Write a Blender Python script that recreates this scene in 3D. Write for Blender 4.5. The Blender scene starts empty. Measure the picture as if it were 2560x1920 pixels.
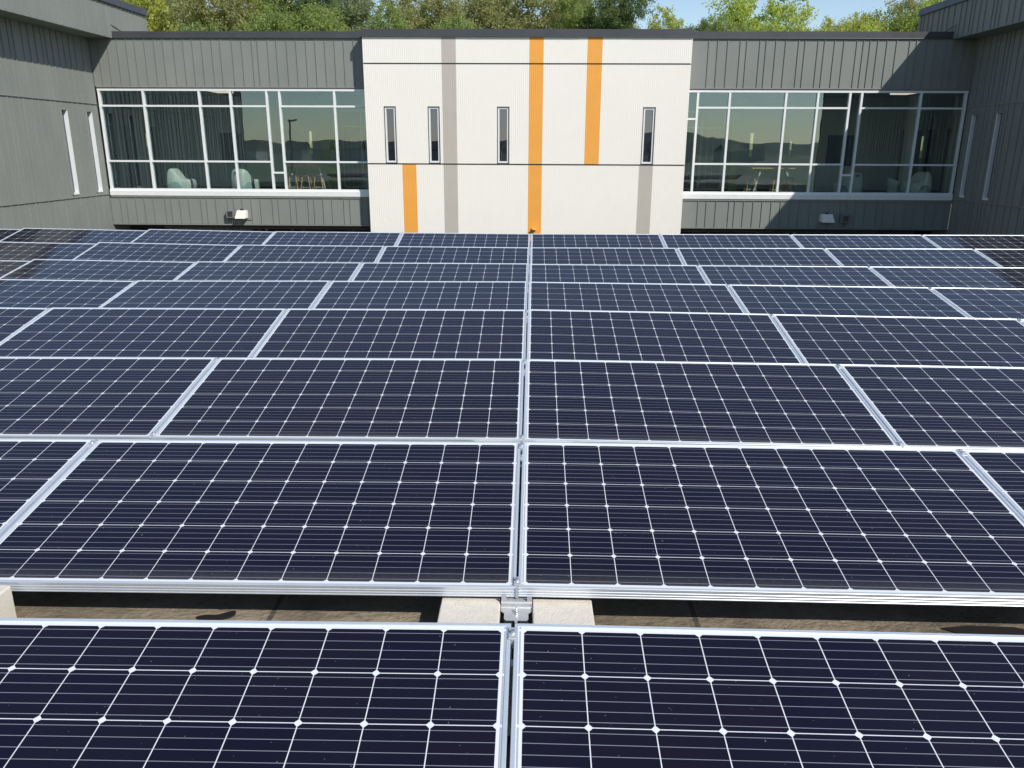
import bpy, bmesh, math, random
from mathutils import Vector, Matrix
random.seed(7)
R = math.radians
sc = bpy.context.scene
COL = sc.collection

# ---------------------------------------------------------------- camera
F, PITCH, YAW, ROLL = 1981.6, 0.290767, -0.025596, 0.0045618
EYE = Vector((0.0420, 0.0, 1.5414))
cam_d = bpy.data.cameras.new('camera'); cam = bpy.data.objects.new('camera', cam_d); COL.objects.link(cam)
cam_d.sensor_width = 36; cam_d.sensor_fit = 'HORIZONTAL'; cam_d.lens = F * 36 / 2560
cam_d.clip_start = 0.05; cam_d.clip_end = 6000
cp, sp, cy, sy = math.cos(PITCH), math.sin(PITCH), math.cos(YAW), math.sin(YAW)
fw = Vector((sy*cp, cy*cp, -sp)); rt = Vector((cy, -sy, 0)); up = rt.cross(fw)
cr, sr = math.cos(ROLL), math.sin(ROLL)
rt2 = rt*cr + up*sr; up2 = up*cr - rt*sr
cam.matrix_world = Matrix(((rt2.x, up2.x, -fw.x, EYE.x), (rt2.y, up2.y, -fw.y, EYE.y), (rt2.z, up2.z, -fw.z, EYE.z), (0, 0, 0, 1)))
sc.camera = cam

# ---------------------------------------------------------------- light
SUN = Vector((0.500, -0.545, 0.672)).normalized()
wd = bpy.data.worlds.new('World'); sc.world = wd; wd.use_nodes = True
nt = wd.node_tree; bg = nt.nodes['Background']
sky = nt.nodes.new('ShaderNodeTexSky'); sky.sky_type = 'NISHITA'; sky.sun_disc = False
sky.sun_elevation = math.asin(SUN.z); sky.sun_rotation = math.atan2(SUN.x, SUN.y)
sky.air_density = 1.0; sky.dust_density = 0.15; sky.ozone_density = 1.0; sky.altitude = 0
nt.links.new(sky.outputs[0], bg.inputs[0]); bg.inputs[1].default_value = 0.115
sl = bpy.data.lights.new('sun', 'SUN'); so = bpy.data.objects.new('sun', sl); COL.objects.link(so)
sl.energy = 4.2; sl.angle = R(0.53); sl.color = (1.0, 0.955, 0.88)
so.rotation_euler = SUN.to_track_quat('Z', 'Y').to_euler()
sc.view_settings.view_transform = 'Standard'; sc.view_settings.look = 'None'
sc.view_settings.exposure = 0.3; sc.view_settings.gamma = 1
sc.render.engine = 'CYCLES'
sc.cycles.max_bounces = 8; sc.cycles.transparent_max_bounces = 16

# ---------------------------------------------------------------- material helpers
class NT:
    def __init__(s, m): s.t = m.node_tree; s.n = s.t.nodes
    def add(s, typ, **k):
        n = s.n.new(typ)
        for a, v in k.items(): setattr(n, a, v)
        return n
    def link(s, a, b): s.t.links.new(a, b)
    def m(s, op, a, b=None, c=None):
        n = s.n.new('ShaderNodeMath'); n.operation = op
        for i, v in enumerate((a, b, c)):
            if v is None: continue
            if isinstance(v, (int, float)): n.inputs[i].default_value = v
            else: s.t.links.new(v, n.inputs[i])
        return n.outputs[0]
    def mix(s, f, a, b):
        n = s.n.new('ShaderNodeMix'); n.data_type = 'RGBA'
        for i, v in ((0, f), (6, a), (7, b)):
            if isinstance(v, (int, float)): n.inputs[i].default_value = v
            elif isinstance(v, tuple): n.inputs[i].default_value = (*v, 1)
            else: s.t.links.new(v, n.inputs[i])
        return n.outputs[2]
    def noise(s, vec, scale, detail=4, rough=.55):
        n = s.n.new('ShaderNodeTexNoise'); n.inputs['Scale'].default_value = scale
        n.inputs['Detail'].default_value = detail; n.inputs['Roughness'].default_value = rough
        if vec is not None: s.t.links.new(vec, n.inputs['Vector'])
        return n.outputs['Fac']
    def ramp(s, f, stops):
        n = s.n.new('ShaderNodeValToRGB'); e = n.color_ramp.elements
        while len(e) > 1: e.remove(e[-1])
        e[0].position = stops[0][0]; e[0].color = (*stops[0][1], 1)
        for p, c in stops[1:]:
            x = e.new(p); x.color = (*c, 1)
        s.t.links.new(f, n.inputs[0]); return n.outputs[0]
    def coord(s, kind='Object'):
        return s.add('ShaderNodeTexCoord').outputs[kind]
    def bump(s, h, strength, dist, bsdf):
        b = s.n.new('ShaderNodeBump'); b.inputs['Strength'].default_value = strength; b.inputs['Distance'].default_value = dist
        s.t.links.new(h, b.inputs['Height']); s.t.links.new(b.outputs[0], bsdf.inputs['Normal'])
    def scaled(s, vec, sx, sy_, sz):
        n = s.n.new('ShaderNodeMapping'); n.inputs['Scale'].default_value = (sx, sy_, sz)
        s.t.links.new(vec, n.inputs[0]); return n.outputs[0]
def new_mat(name, base=(.5, .5, .5), rough=.5, metal=0., spec=.5, coat=0., coatr=.05):
    m = bpy.data.materials.new(name); m.use_nodes = True
    b = m.node_tree.nodes['Principled BSDF']
    b.inputs['Base Color'].default_value = (*base, 1); b.inputs['Roughness'].default_value = rough
    b.inputs['Metallic'].default_value = metal; b.inputs['Specular IOR Level'].default_value = spec
    b.inputs['Coat Weight'].default_value = coat; b.inputs['Coat Roughness'].default_value = coatr
    return m, NT(m), b
def vary(name, base, rough=.5, metal=0., amt=.12, scale=2.0, spec=.5, bump=0., bscale=60, stretch=(1, 1, 1), roughvar=.1, grime=0.):
    """a base colour with soft uneven wear, and a varied roughness"""
    m, t, b = new_mat(name, base, rough, metal, spec)
    co = t.scaled(t.coord(), *stretch)
    n1 = t.noise(co, scale, 5, .6)
    dark = tuple(x*(1-amt) for x in base); lite = tuple(min(1, x*(1+amt)) for x in base)
    c = t.ramp(n1, [(.3, dark), (.7, lite)])
    if grime:
        n2 = t.noise(t.scaled(t.coord(), 1.2, 1.2, .25), 5, 6, .7)
        f = t.m('MULTIPLY', t.m('GREATER_THAN', n2, .62), grime)
        c = t.mix(f, c, tuple(x*.6 for x in base))
    t.link(c, b.inputs['Base Color'])
    t.link(t.m('ADD', t.m('MULTIPLY', t.noise(co, scale*3, 3), roughvar), rough - roughvar*.5), b.inputs['Roughness'])
    if bump: t.bump(t.noise(t.coord(), bscale, 4), bump, .01, b)
    return m

# solar laminate: cells, busbars and white backsheet, in the panel's own coordinates
CELL, MX, MY = 0.1588, 0.0248, 0.024
PL, PH = 12*CELL + 2*MX, 6*CELL + 2*MY
def laminate_mat():
    m, t, b = new_mat('solar_laminate', rough=.05, spec=.5)
    xyz = t.add('ShaderNodeSeparateXYZ'); t.link(t.coord(), xyz.inputs[0])
    u = t.m('DIVIDE', t.m('SUBTRACT', xyz.outputs[0], MX), CELL)
    v = t.m('DIVIDE', t.m('SUBTRACT', xyz.outputs[1], MY), CELL)
    iu = t.m('FLOOR', u); iv = t.m('FLOOR', v)
    fx = t.m('ABSOLUTE', t.m('SUBTRACT', t.m('SUBTRACT', u, iu), .5))
    fys = t.m('SUBTRACT', t.m('SUBTRACT', v, iv), .5)
    fy = t.m('ABSOLUTE', fys)
    c1 = t.m('LESS_THAN', fx, .4915); c2 = t.m('LESS_THAN', fy, .4915)
    c3 = t.m('LESS_THAN', t.m('ADD', fx, fy), .928)
    inr = t.m('MULTIPLY', t.m('MULTIPLY', t.m('GREATER_THAN', u, 0.), t.m('LESS_THAN', u, 12.)),
              t.m('MULTIPLY', t.m('GREATER_THAN', v, 0.), t.m('LESS_THAN', v, 6.)))
    cell = t.m('MULTIPLY', t.m('MULTIPLY', c1, c2), t.m('MULTIPLY', c3, inr))
    # five busbars along the length of the panel
    bb = t.m('ABSOLUTE', t.m('SUBTRACT', t.m('FRACT', t.m('MULTIPLY', t.m('ADD', fys, .5), 5.)), .5))
    bus = t.m('MULTIPLY', t.m('LESS_THAN', bb, .026), inr)
    # end ribbons in the side margins
    ux = t.m('ABSOLUTE', t.m('SUBTRACT', u, 6.))
    rib = t.m('LESS_THAN', t.m('ABSOLUTE', t.m('SUBTRACT', ux, 6.058)), .016)
    rib = t.m('MULTIPLY', rib, t.m('LESS_THAN', fy, .475))
    # colour: cell to cell and panel to panel differences
    wn = t.add('ShaderNodeTexWhiteNoise', noise_dimensions='4D')
    cv = t.add('ShaderNodeCombineXYZ'); t.link(iu, cv.inputs[0]); t.link(iv, cv.inputs[1])
    t.link(cv.outputs[0], wn.inputs['Vector'])
    oi = t.add('ShaderNodeObjectInfo'); t.link(oi.outputs['Random'], wn.inputs['W'])
    ca = t.mix(wn.outputs['Value'], (.0040, .0034, .0125), (.0070, .0048, .0120))
    cb = t.mix(t.m('MULTIPLY', oi.outputs['Random'], .55), ca, (.0036, .0045, .0200))
    bluish = t.noise(t.scaled(t.coord(), 1.2, 1.2, 1.2), 3, 3)
    cb = t.mix(t.m('MULTIPLY', bluish, .3), cb, (.0060, .0070, .016))
    c = t.mix(bus, cb, (.22, .23, .27))
    c = t.mix(cell, (.62, .645, .665), c)
    c = t.mix(rib, c, (.34, .36, .40))
    # dust: a film, heavier along the low edge where water dries
    low = t.m('POWER', t.m('MAXIMUM', t.m('SUBTRACT', 1.0, t.m('MULTIPLY', xyz.outputs[1], 8.5)), 0.), 1.6)
    dn = t.noise(t.scaled(t.coord(), 14, 30, 1), 3, 6, .7)
    dl = t.m('MULTIPLY', low, t.m('MULTIPLY', dn, .26))
    spn = t.noise(t.coord(), 95, 2, .5)
    spots = t.m('MULTIPLY', t.m('GREATER_THAN', spn, .755), .34)
    film = t.m('ADD', t.m('MULTIPLY', t.noise(t.coord(), 2.2, 5, .6), .008), 0.0)
    dust = t.m('ADD', t.m('ADD', dl, film), spots)
    c = t.mix(dust, c, (.40, .40, .38))
    t.link(c, b.inputs['Base Color'])
    t.link(t.m('ADD', .03, t.m('MULTIPLY', t.noise(t.coord(), 6, 4), .05)), b.inputs['Roughness'])
    b.inputs['IOR'].default_value = 1.40; b.inputs['Specular Tint'].default_value = (1, .90, .95, 1)
    return m
M = {}
M['laminate'] = laminate_mat()
M['alu'] = vary('anodised_aluminium', (.68, .73, .79), .38, .55, .04, 9)
M['galv'] = vary('galvanised_steel', (.52, .53, .54), .42, .5, .10, 30)
M['bolt'] = new_mat('bolt_steel', (.72, .73, .74), .28, .9)[0]
M['black_rail'] = vary('black_plastic', (.018, .019, .02), .55, 0, .2, 10)
M['concrete'] = vary('ballast_concrete', (.60, .555, .485), .92, 0, .07, 26, bump=.35, bscale=160, spec=.2)
M['roof'] = None
def roof_mat():
    m, t, b = new_mat('roof_membrane', rough=.75, spec=.3)
    co = t.coord()
    n = t.noise(co, 1.6, 8, .65); n2 = t.noise(t.scaled(co, 1, 1.8, 1), 14, 6, .7)
    c = t.ramp(n, [(.32, (.09, .075, .056)), (.50, (.215, .178, .132)), (.72, (.36, .30, .225))])
    c = t.mix(t.m('MULTIPLY', t.m('GREATER_THAN', n2, .60), .45), c, (.06, .055, .048))
    sc_ = t.noise(t.scaled(co, 34, 2.5, 1), 2.2, 3, .5)
    c = t.mix(t.m('MULTIPLY', t.m('GREATER_THAN', sc_, .70), .55), c, (.36, .33, .28))
    # membrane lap seams
    xyz = t.add('ShaderNodeSeparateXYZ'); t.link(co, xyz.inputs[0])
    fx = t.m('ABSOLUTE', t.m('SUBTRACT', t.m('FRACT', t.m('DIVIDE', xyz.outputs[0], 1.53)), .42))
    c = t.mix(t.m('MULTIPLY', t.m('LESS_THAN', fx, .006), .7), c, (.03, .028, .025))
    t.link(c, b.inputs['Base Color'])
    t.bump(t.m('ADD', t.noise(t.scaled(co, 3, 5, 1), 5, 8, .65), t.m('MULTIPLY', t.m('LESS_THAN', fx, .03), .4)), .9, .03, b)
    return m
M['roof'] = roof_mat()
M['roof_patch'] = new_mat('black_roof_patch', (.012, .010, .009), .6)[0]
def metal_wall():
    m, t, b = new_mat('dark_metal_cladding', rough=.42, metal=.0, spec=.28)
    co = t.coord()
    n = t.noise(t.scaled(co, .6, .6, .35), 2.0, 5, .6); n2 = t.noise(t.scaled(co, 3, 3, .4), 3, 4, .6)
    c = t.ramp(n, [(.3, (.192, .205, .190)), (.7, (.232, .240, .220))])
    c = t.mix(t.m('MULTIPLY', n2, .25), c, (.19, .197, .19))
    oi = t.add('ShaderNodeNewGeometry')
    c = t.mix(t.m('MULTIPLY', oi.outputs['Random Per Island'], .38), c, (.185, .197, .187))
    t.link(c, b.inputs['Base Color'])
    t.link(t.m('ADD', .44, t.m('MULTIPLY', n, .18)), b.inputs['Roughness'])
    t.bump(t.noise(t.scaled(co, 1.2, 1.2, .5), 1.6, 3), .12, .03, b)   # oil canning
    return m
M['metal'] = metal_wall()
M['coping'] = vary('black_coping', (.050, .050, .054), .38, 0, .12, 1.5)
M['trim'] = vary('grey_trim', (.22, .22, .21), .45, 0, .08, 4)
M['white_metal'] = vary('white_corrugated_metal', (.77, .732, .668), .5, 0, .012, 1.2)
M['orange_metal'] = vary('orange_corrugated_metal', (.76, .335, .055), .5, 0, .03, 2)
M['grey_metal'] = vary('warm_grey_corrugated_metal', (.44, .40, .35), .5, 0, .03, 2)
M['win_frame'] = vary('clear_anodised_window_frame', (.74, .75, .74), .42, .1, .04, 6)
M['dark_gap'] = new_mat('dark_gap', (.02, .02, .022), .7)[0]
M['brown_frame'] = vary('bronze_window_frame', (.12, .105, .095), .45, 0, .1, 4)
M['soffit'] = vary('dark_soffit', (.05, .042, .038), .7, 0, .15, 3)
def glass_mat(name, tint, refl, rough=.0, gcol=(.68, .84, .95, 1)):
    m = bpy.data.materials.new(name); m.use_nodes = True; t = NT(m); t.n.clear()
    out = t.add('ShaderNodeOutputMaterial'); tr = t.add('ShaderNodeBsdfTransparent'); gl = t.add('ShaderNodeBsdfGlossy')
    tr.inputs[0].default_value = (*tint, 1); gl.inputs['Roughness'].default_value = rough
    gl.inputs['Color'].default_value = gcol
    lw = t.add('ShaderNodeLayerWeight'); lw.inputs[0].default_value = .5
    fres = t.m('ADD', t.m('MULTIPLY', t.m('POWER', lw.outputs['Facing'], 5.), .94), .04)
    mx = t.add('ShaderNodeMixShader')
    t.link(t.m('MINIMUM', t.m('ADD', fres, refl), 1.0), mx.inputs[0])
    t.link(tr.outputs[0], mx.inputs[1]); t.link(gl.outputs[0], mx.inputs[2]); t.link(mx.outputs[0], out.inputs[0])
    # gentle roller-wave distortion of the reflections
    bp = t.add('ShaderNodeBump'); bp.inputs['Strength'].default_value = .035; bp.inputs['Distance'].default_value = .04
    t.link(t.noise(t.coord(), .9, 2), bp.inputs['Height']); t.link(bp.outputs[0], gl.inputs['Normal'])
    return m
M['glass'] = glass_mat('tinted_window_glass', (.88, .92, .90), .09)
M['dark_glass'] = glass_mat('dark_window_glass', (.10, .10, .13), .20, 0., (.60, .64, .84, 1))
M['back_glass'] = glass_mat('back_window_glass', (.58, .64, .55), .03)
M['int_wall'] = vary('interior_wall_paint', (.46, .49, .45), .8, 0, .04, 1)
M['int_white'] = vary('interior_white_paint', (.72, .76, .70), .8, 0, .03, 1)
M['int_green'] = vary('interior_green_paint', (.40, .48, .20), .8, 0, .04, 1)
M['carpet'] = vary('dark_carpet', (.035, .036, .04), .95, 0, .2, 12)
M['ceiling'] = vary('ceiling_tiles', (.42, .45, .43), .9, 0, .05, 2)
M['wood'] = vary('light_wood', (.58, .38, .17), .5, 0, .12, 8, stretch=(1, 1, .2))
M['dark_wood'] = vary('dark_wood_door', (.07, .048, .035), .5, 0, .2, 6)
M['mint'] = vary('mint_plastic', (.60, .68, .64), .4, 0, .03, 3)
M['teal'] = vary('grey_teal_plastic', (.27, .38, .38), .45, 0, .03, 3)
M['steel_leg'] = new_mat('silver_painted_leg', (.6, .62, .6), .4, .2)[0]
M['black'] = new_mat('black_plastic_part', (.015, .015, .016), .5)[0]
M['white_hood'] = vary('cream_painted_hood', (.70, .65, .56), .5, 0, .03, 6)
M['box_grey'] = vary('grey_speaker_box', (.17, .175, .165), .55, 0, .06, 12)
M['lum'] = bpy.data.materials.new('ceiling_light_diffuser'); M['lum'].use_nodes = True
_b = M['lum'].node_tree.nodes['Principled BSDF']; _b.inputs['Base Color'].default_value = (.8, .7, .6, 1)
_b.inputs['Emission Color'].default_value = (1, .80, .66, 1); _b.inputs['Emission Strength'].default_value = .9

# ---------------------------------------------------------------- mesh helpers
class MB:
    def __init__(s): s.v = []; s.f = []; s.mi = []
    def add(s, vs, fs, mi=0):
        o = len(s.v); s.v += [tuple(p) for p in vs]; s.f += [[i+o for i in f] for f in fs]; s.mi += [mi]*len(fs); return s
    def box(s, x0, x1, y0, y1, z0, z1, mi=0):
        v = [(x0, y0, z0), (x1, y0, z0), (x1, y1, z0), (x0, y1, z0), (x0, y0, z1), (x1, y0, z1), (x1, y1, z1), (x0, y1, z1)]
        return s.add(v, [(0, 3, 2, 1), (4, 5, 6, 7), (0, 1, 5, 4), (1, 2, 6, 5), (2, 3, 7, 6), (3, 0, 4, 7)], mi)
    def tube(s, a, b, r0, r1=None, n=10, cap=True):
        r1 = r0 if r1 is None else r1
        a = Vector(a); b = Vector(b); d = (b-a).normalized(); u = d.orthogonal().normalized(); w = d.cross(u)
        vs = [];
        for p, r in ((a, r0), (b, r1)):
            for i in range(n):
                t = 2*math.pi*i/n; vs.append(p + (u*math.cos(t) + w*math.sin(t))*r)
        fs = [(i, (i+1) % n, n+(i+1) % n, n+i) for i in range(n)]
        if cap: fs += [tuple(range(n-1, -1, -1)), tuple(range(n, 2*n))]
        return s.add(vs, fs)
    def bar(s, a, b, w, d):          # rectangular bar from a to b
        a = Vector(a); b = Vector(b); t = (b-a).normalized(); u = t.cross(Vector((0, 1, 0)))
        if u.length < .01: u = Vector((1, 0, 0))
        u.normalize(); v = t.cross(u)
        vs = [p + u*w*i + v*d*j for p in (a, b) for i, j in ((-.5, -.5), (.5, -.5), (.5, .5), (-.5, .5))]
        return s.add(vs, [(0, 3, 2, 1), (4, 5, 6, 7), (0, 1, 5, 4), (1, 2, 6, 5), (2, 3, 7, 6), (3, 0, 4, 7)])
    def prism(s, pts, axis, a0, a1):  # extrude a 2-D outline along an axis
        n = len(pts)
        def mk(p, a): return {'x': (a, p[0], p[1]), 'y': (p[0], a, p[1]), 'z': (p[0], p[1], a)}[axis]
        vs = [mk(p, a0) for p in pts] + [mk(p, a1) for p in pts]
        fs = [(i, (i+1) % n, n+(i+1) % n, n+i) for i in range(n)] + [tuple(range(n-1, -1, -1)), tuple(range(n, 2*n))]
        return s.add(vs, fs)
    def build(s, name, mats, parent=None, bevel=0., smooth=False, seg=2):
        me = bpy.data.meshes.new(name); me.from_pydata(s.v, [], s.f)
        for m in (mats if isinstance(mats, (list, tuple)) else [mats]): me.materials.append(m)
        me.polygons.foreach_set('material_index', s.mi)
        bm = bmesh.new(); bm.from_mesh(me); bmesh.ops.recalc_face_normals(bm, faces=bm.faces)
        if bevel:
            ed = [e for e in bm.edges if len(e.link_faces) == 2 and e.calc_face_angle(0) > .6]
            bmesh.ops.bevel(bm, geom=ed, offset=bevel, segments=seg, affect='EDGES', profile=.6, clamp_overlap=True)
        bm.to_mesh(me); bm.free()
        if smooth: me.polygons.foreach_set('use_smooth', [True]*len(me.polygons))
        o = bpy.data.objects.new(name, me); COL.objects.link(o)
        if parent: o.parent = parent
        return o
def tag(o, label=None, cat=None, group=None, kind=None):
    if label: o['label'] = label
    if cat: o['category'] = cat
    if group: o['group'] = group
    if kind: o['kind'] = kind
    return o
def empty(name, label, cat, loc=(0, 0, 0), group=None):
    o = bpy.data.objects.new(name, None); COL.objects.link(o); o.location = loc; o.empty_display_size = .1
    return tag(o, label, cat, group)
def kids(o): return [c for c in COL.objects if c.parent == o]
def copy_tree(o, label=None, parent=None):
    c = o.copy(); COL.objects.link(c); c.parent = parent
    if label: c['label'] = label
    for ch in kids(o): copy_tree(ch, None, c)
    return c

# ---------------------------------------------------------------- flat roof and ground
ROOF = -0.085
ground_m = vary('dry_grass_ground', (.11, .125, .055), .95, 0, .3, .02)
g = MB(); g.add([(-3000, -3000, -4.6), (3000, -3000, -4.6), (3000, 3000, -4.6), (-3000, 3000, -4.6)], [(0, 1, 2, 3)])
tag(g.build('ground', ground_m), kind='structure')
r = MB(); r.box(-13.3, 12.9, -9, 12.8, -4.5, ROOF-.0)
fr_ = tag(r.build('flat_roof', M['roof']), kind='structure')

# black irregular patch, a thin mesh laid on the roof strip
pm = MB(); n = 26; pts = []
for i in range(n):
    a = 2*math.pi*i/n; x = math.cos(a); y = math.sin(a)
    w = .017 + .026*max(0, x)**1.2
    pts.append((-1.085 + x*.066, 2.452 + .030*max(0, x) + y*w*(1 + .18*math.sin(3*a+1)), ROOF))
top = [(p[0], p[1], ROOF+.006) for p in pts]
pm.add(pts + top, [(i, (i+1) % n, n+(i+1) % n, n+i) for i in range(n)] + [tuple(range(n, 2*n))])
pm.build('sealant_patch', M['roof_patch'], fr_)

# ---------------------------------------------------------------- solar panels
ZR = [0.2765, 0.2498, 0.246, 0.2729, 0.2558, 0.2215, 0.2356, 0.2649]
SL = [0.0089, 0.0078, 0.007, 0.0057, 0.0062, 0.0017, -0.0018, -0.0023]
SR = [-0.0043, -0.0032, -0.0049, -0.0105, -0.0054, 0.0007, 0.0044, 0.0042]
TT = [0.1632, 0.1572, 0.1785, 0.1867, 0.1597, 0.1634, 0.1912, 0.1958]
DL = [-0.0016, -0.0016, 0.0016, -0.0006, 0.0037, 0.0051, 0.0009, -0.0007]
GR = [-0.0012, 0.0007, -0.0016, 0.0019, -0.0018, -0.0005, 0.0008, 0.0017]
Y0, PITCHY, G = 1.8847, 1.47924, 0.02977
PX = 12*CELL + 2*G
def panel_proto():
    root = empty('solar_panel', 'x', 'solar panel', group='solar panels tilted in rows on the flat roof')
    prof = [(.0115, -.006), (.0115, .0), (.0105, .0012), (.0008, .0012), (0, .0004), (0, -.009), (.0022, -.0105), (.0022, -.0135), (0, -.015),
            (0, -.0205), (.0022, -.022), (.0022, -.025), (0, -.0265), (0, -.031), (.0022, -.0325), (.0022, -.0355), (0, -.037), (0, -.0400),
            (.028, -.0400), (.028, -.0385), (.002, -.0375), (.002, -.006)]
    fm = MB(); k = len(prof); vs = []
    for cx, cy_ in ((0, 0), (1, 0), (1, 1), (0, 1)):
        for d, z in prof:
            vs.append(((d if cx == 0 else PL-d), (d if cy_ == 0 else PH-d), z))
    fs = []
    for c in range(4):
        c2 = (c+1) % 4
        for i in range(k):
            j = (i+1) % k
            fs.append((c*k+i, c2*k+i, c2*k+j, c*k+j))
    fm.add(vs, fs)
    fm.build('frame', M['alu'], root)
    lm = MB(); lm.box(.0025, PL-.0025, .0025, PH-.0025, -.0058, -.0016)
    lm.build('cell_sheet', M['laminate'], root)
    return root
def plane_matrix(row, side, x):
    """origin on the row plane at lateral position x along the front (low) edge of the panel"""
    slp = SL[row] if side < 0 else SR[row]; t = TT[row]
    ytop = Y0 + row*PITCHY; ztop = ZR[row] + x*slp + (DL[row] if side < 0 else 0)
    ex = Vector((1, 0, slp)).normalized()
    ey = Vector((0, math.cos(t), math.sin(t))); ey = (ey - ex*ex.dot(ey)).normalized()
    ez = ex.cross(ey)
    o = Vector((x, ytop, ztop)) - ey*(6*CELL + MY)
    return Matrix(((ex.x, ey.x, ez.x, o.x), (ex.y, ey.y, ez.y, o.y), (ex.z, ey.z, ez.z, o.z), (0, 0, 0, 1)))
ORD = ['first', 'second', 'third', 'fourth', 'fifth']
ROWN = ['nearest row', 'second row from the camera', 'third row from the camera', 'fourth row from the camera',
        'fourth row from the building', 'third row from the building', 'second row from the building', 'farthest row by the building']
NP = [1, 2, 2, 3, 3, 4, 4, 5]
proto = panel_proto(); first = True
for row in range(8):
    for side in (-1, 1):
        for k in range(1, NP[row]+1):
            o = proto if first else copy_tree(proto); first = False
            o['label'] = 'solar panel, %s %s of the centre gap in the %s' % (ORD[k-1], 'left' if side < 0 else 'right', ROWN[row])
            x = (G - MX) + (k-1)*PX
            x = x + GR[row] if side > 0 else -(x + PL) + GR[row]
            mw = plane_matrix(row, side, x)
            jit = Matrix.Rotation(random.uniform(-.0012, .0012), 4, 'Y') @ Matrix.Rotation(random.uniform(-.0010, .0010), 4, 'X')
            if side < 0 and k >= 3:      # extra tilt about panel middles, added to shrink the left wing's reflection
                c = Matrix.Translation((PL/2, PH/2, 0))
                jit = c @ Matrix.Rotation(.012, 4, 'Y') @ Matrix.Rotation(.012, 4, 'X') @ c.inverted()
            o.matrix_world = mw @ jit
# mounts: front bracket, feet and clamps at every joint
TL = 0.165
def w2p(x, y, z):   # world-style offsets (from the front edge point) into the tilted mount frame
    c, s = math.cos(TL), math.sin(TL)
    return (x, y*c + z*s, -y*s + z*c)
def mount_proto():
    root = empty('panel_mount', 'x', 'mounting bracket', group='metal mounts under the joints between panels')
    def wb(mb, *a):
        m2 = MB(); m2.box(*a); mb.add([w2p(*v) for v in m2.v], m2.f)
    zt = -.042                                  # underside of the panel frame (world drop from top edge)
    floor = ROOF - 0.0968
    pl = MB()
    # front plate: upright tab under the frame, sloping shelf, lower lip with a tongue
    prof = [(.030, -.050), (-.010, -.050), (-.0145, -.054), (-.0155, -.066), (-.019, -.070), (-.036, -.0705), (-.048, -.071), (-.080, -.072), (-.088, -.073)]
    def w_at(y): return .053 if y > -.037 else (.041 if y > -.085 else .034)
    for i in range(len(prof)-1):
        (ya, za), (yb, zb) = prof[i], prof[i+1]
        wa, wb_ = w_at(ya), w_at(yb)
        q = [(-wa, ya, za), (wa, ya, za), (wb_, yb, zb), (-wb_, yb, zb)]
        q2 = [(x, y+.0015, z-.003) for x, y, z in q]
        pl.add([w2p(*v) for v in q+q2], [(0, 1, 2, 3), (7, 6, 5, 4), (0, 4, 5, 1), (1, 5, 6, 2), (2, 6, 7, 3), (3, 7, 4, 0)])
    wb(pl, -.005, .005, -.098, -.088, -.076, -.073)
    for s in (-1, 1):                           # small lugs folded up onto the frames
        wb(pl, s*.044-.008, s*.044+.008, -.0075, -.0045, -.050, -.030)
    pl.build('front_bracket', M['galv'], root)
    sp_ = MB(); sp_.box(-.0045, .0045, -.004, .010, -.043, -.001)
    sp_.build('spacer_channel', M['galv'], root)
    bt = MB(); a = w2p(0, -.046, -.070); b2 = w2p(0, -.046, -.050)
    bt.tube(a, b2, .0032, n=8); a2 = w2p(0, -.046, -.066)
    bt.tube(a, a2, .0085, n=14); bt.tube(a2, w2p(0, -.046, -.060), .0058, n=6)
    bt.build('bolt', M['bolt'], root)
    for yy, nm in ((.030, 'front_clamp'), (PH-.042, 'rear_clamp')):
        cm = MB()
        cm.add([(-.011, yy-.022, .0018), (.011, yy-.022, .0018), (.011, yy+.022, .0018), (-.011, yy+.022, .0018),
                (-.0105, yy-.020, .0052), (.0105, yy-.020, .0052), (.0105, yy+.020, .0052), (-.0105, yy+.020, .0052)],
               [(0, 3, 2, 1), (4, 5, 6, 7), (0, 1, 5, 4), (1, 2, 6, 5), (2, 3, 7, 6), (3, 0, 4, 7)])
        cm.box(-.0042, .0042, yy-.022, yy+.022, -.030, .002)
        c = cm.build(nm, M['galv'], root)
        h = MB(); h.tube((0, yy, .0052), (0, yy, .0085), .0075, n=14); h.tube((0, yy, .0085), (0, yy, .0135), .0055, n=6)
        h.build('clamp_bolt', M['bolt'], c)
    rl = MB()                                   # black rails running back under the panels
    for s in (-1, 1):
        wb(rl, s*.026-.014, s*.026+.014, -.50, .02, floor+.012, floor+.040)
        wb(rl, s*.026-.014, s*.026+.014, -.110, -.070, floor+.04, -.078)
    rl.build('base_rail', M['black_rail'], root)
    ft = MB(); wb(ft, -.10, .10, -.52, .03, floor+.001, floor+.012); ft.build('base_tray', M['black_rail'], root)
    ps = MB(); wb(ps, -.02, .02, .94, .97, floor+.012, .06); ps.build('rear_post', M['galv'], root)
    return root
mp = mount_proto(); first = True
for row in range(8):
    for j in range(-NP[row]+1, NP[row]):
        if row == 0 and j: continue
        o = mp if first else copy_tree(mp); first = False
        where = 'at the centre gap' if j == 0 else 'at %s joint %s of centre gap' % (ORD[abs(j)-1], 'left' if j < 0 else 'right')
        o['label'] = 'metal clamp bracket %s, %s' % (where, ROWN[row])
        o.matrix_world = plane_matrix(row, -1 if j < 0 else 1, j*PX + GR[row])

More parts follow.
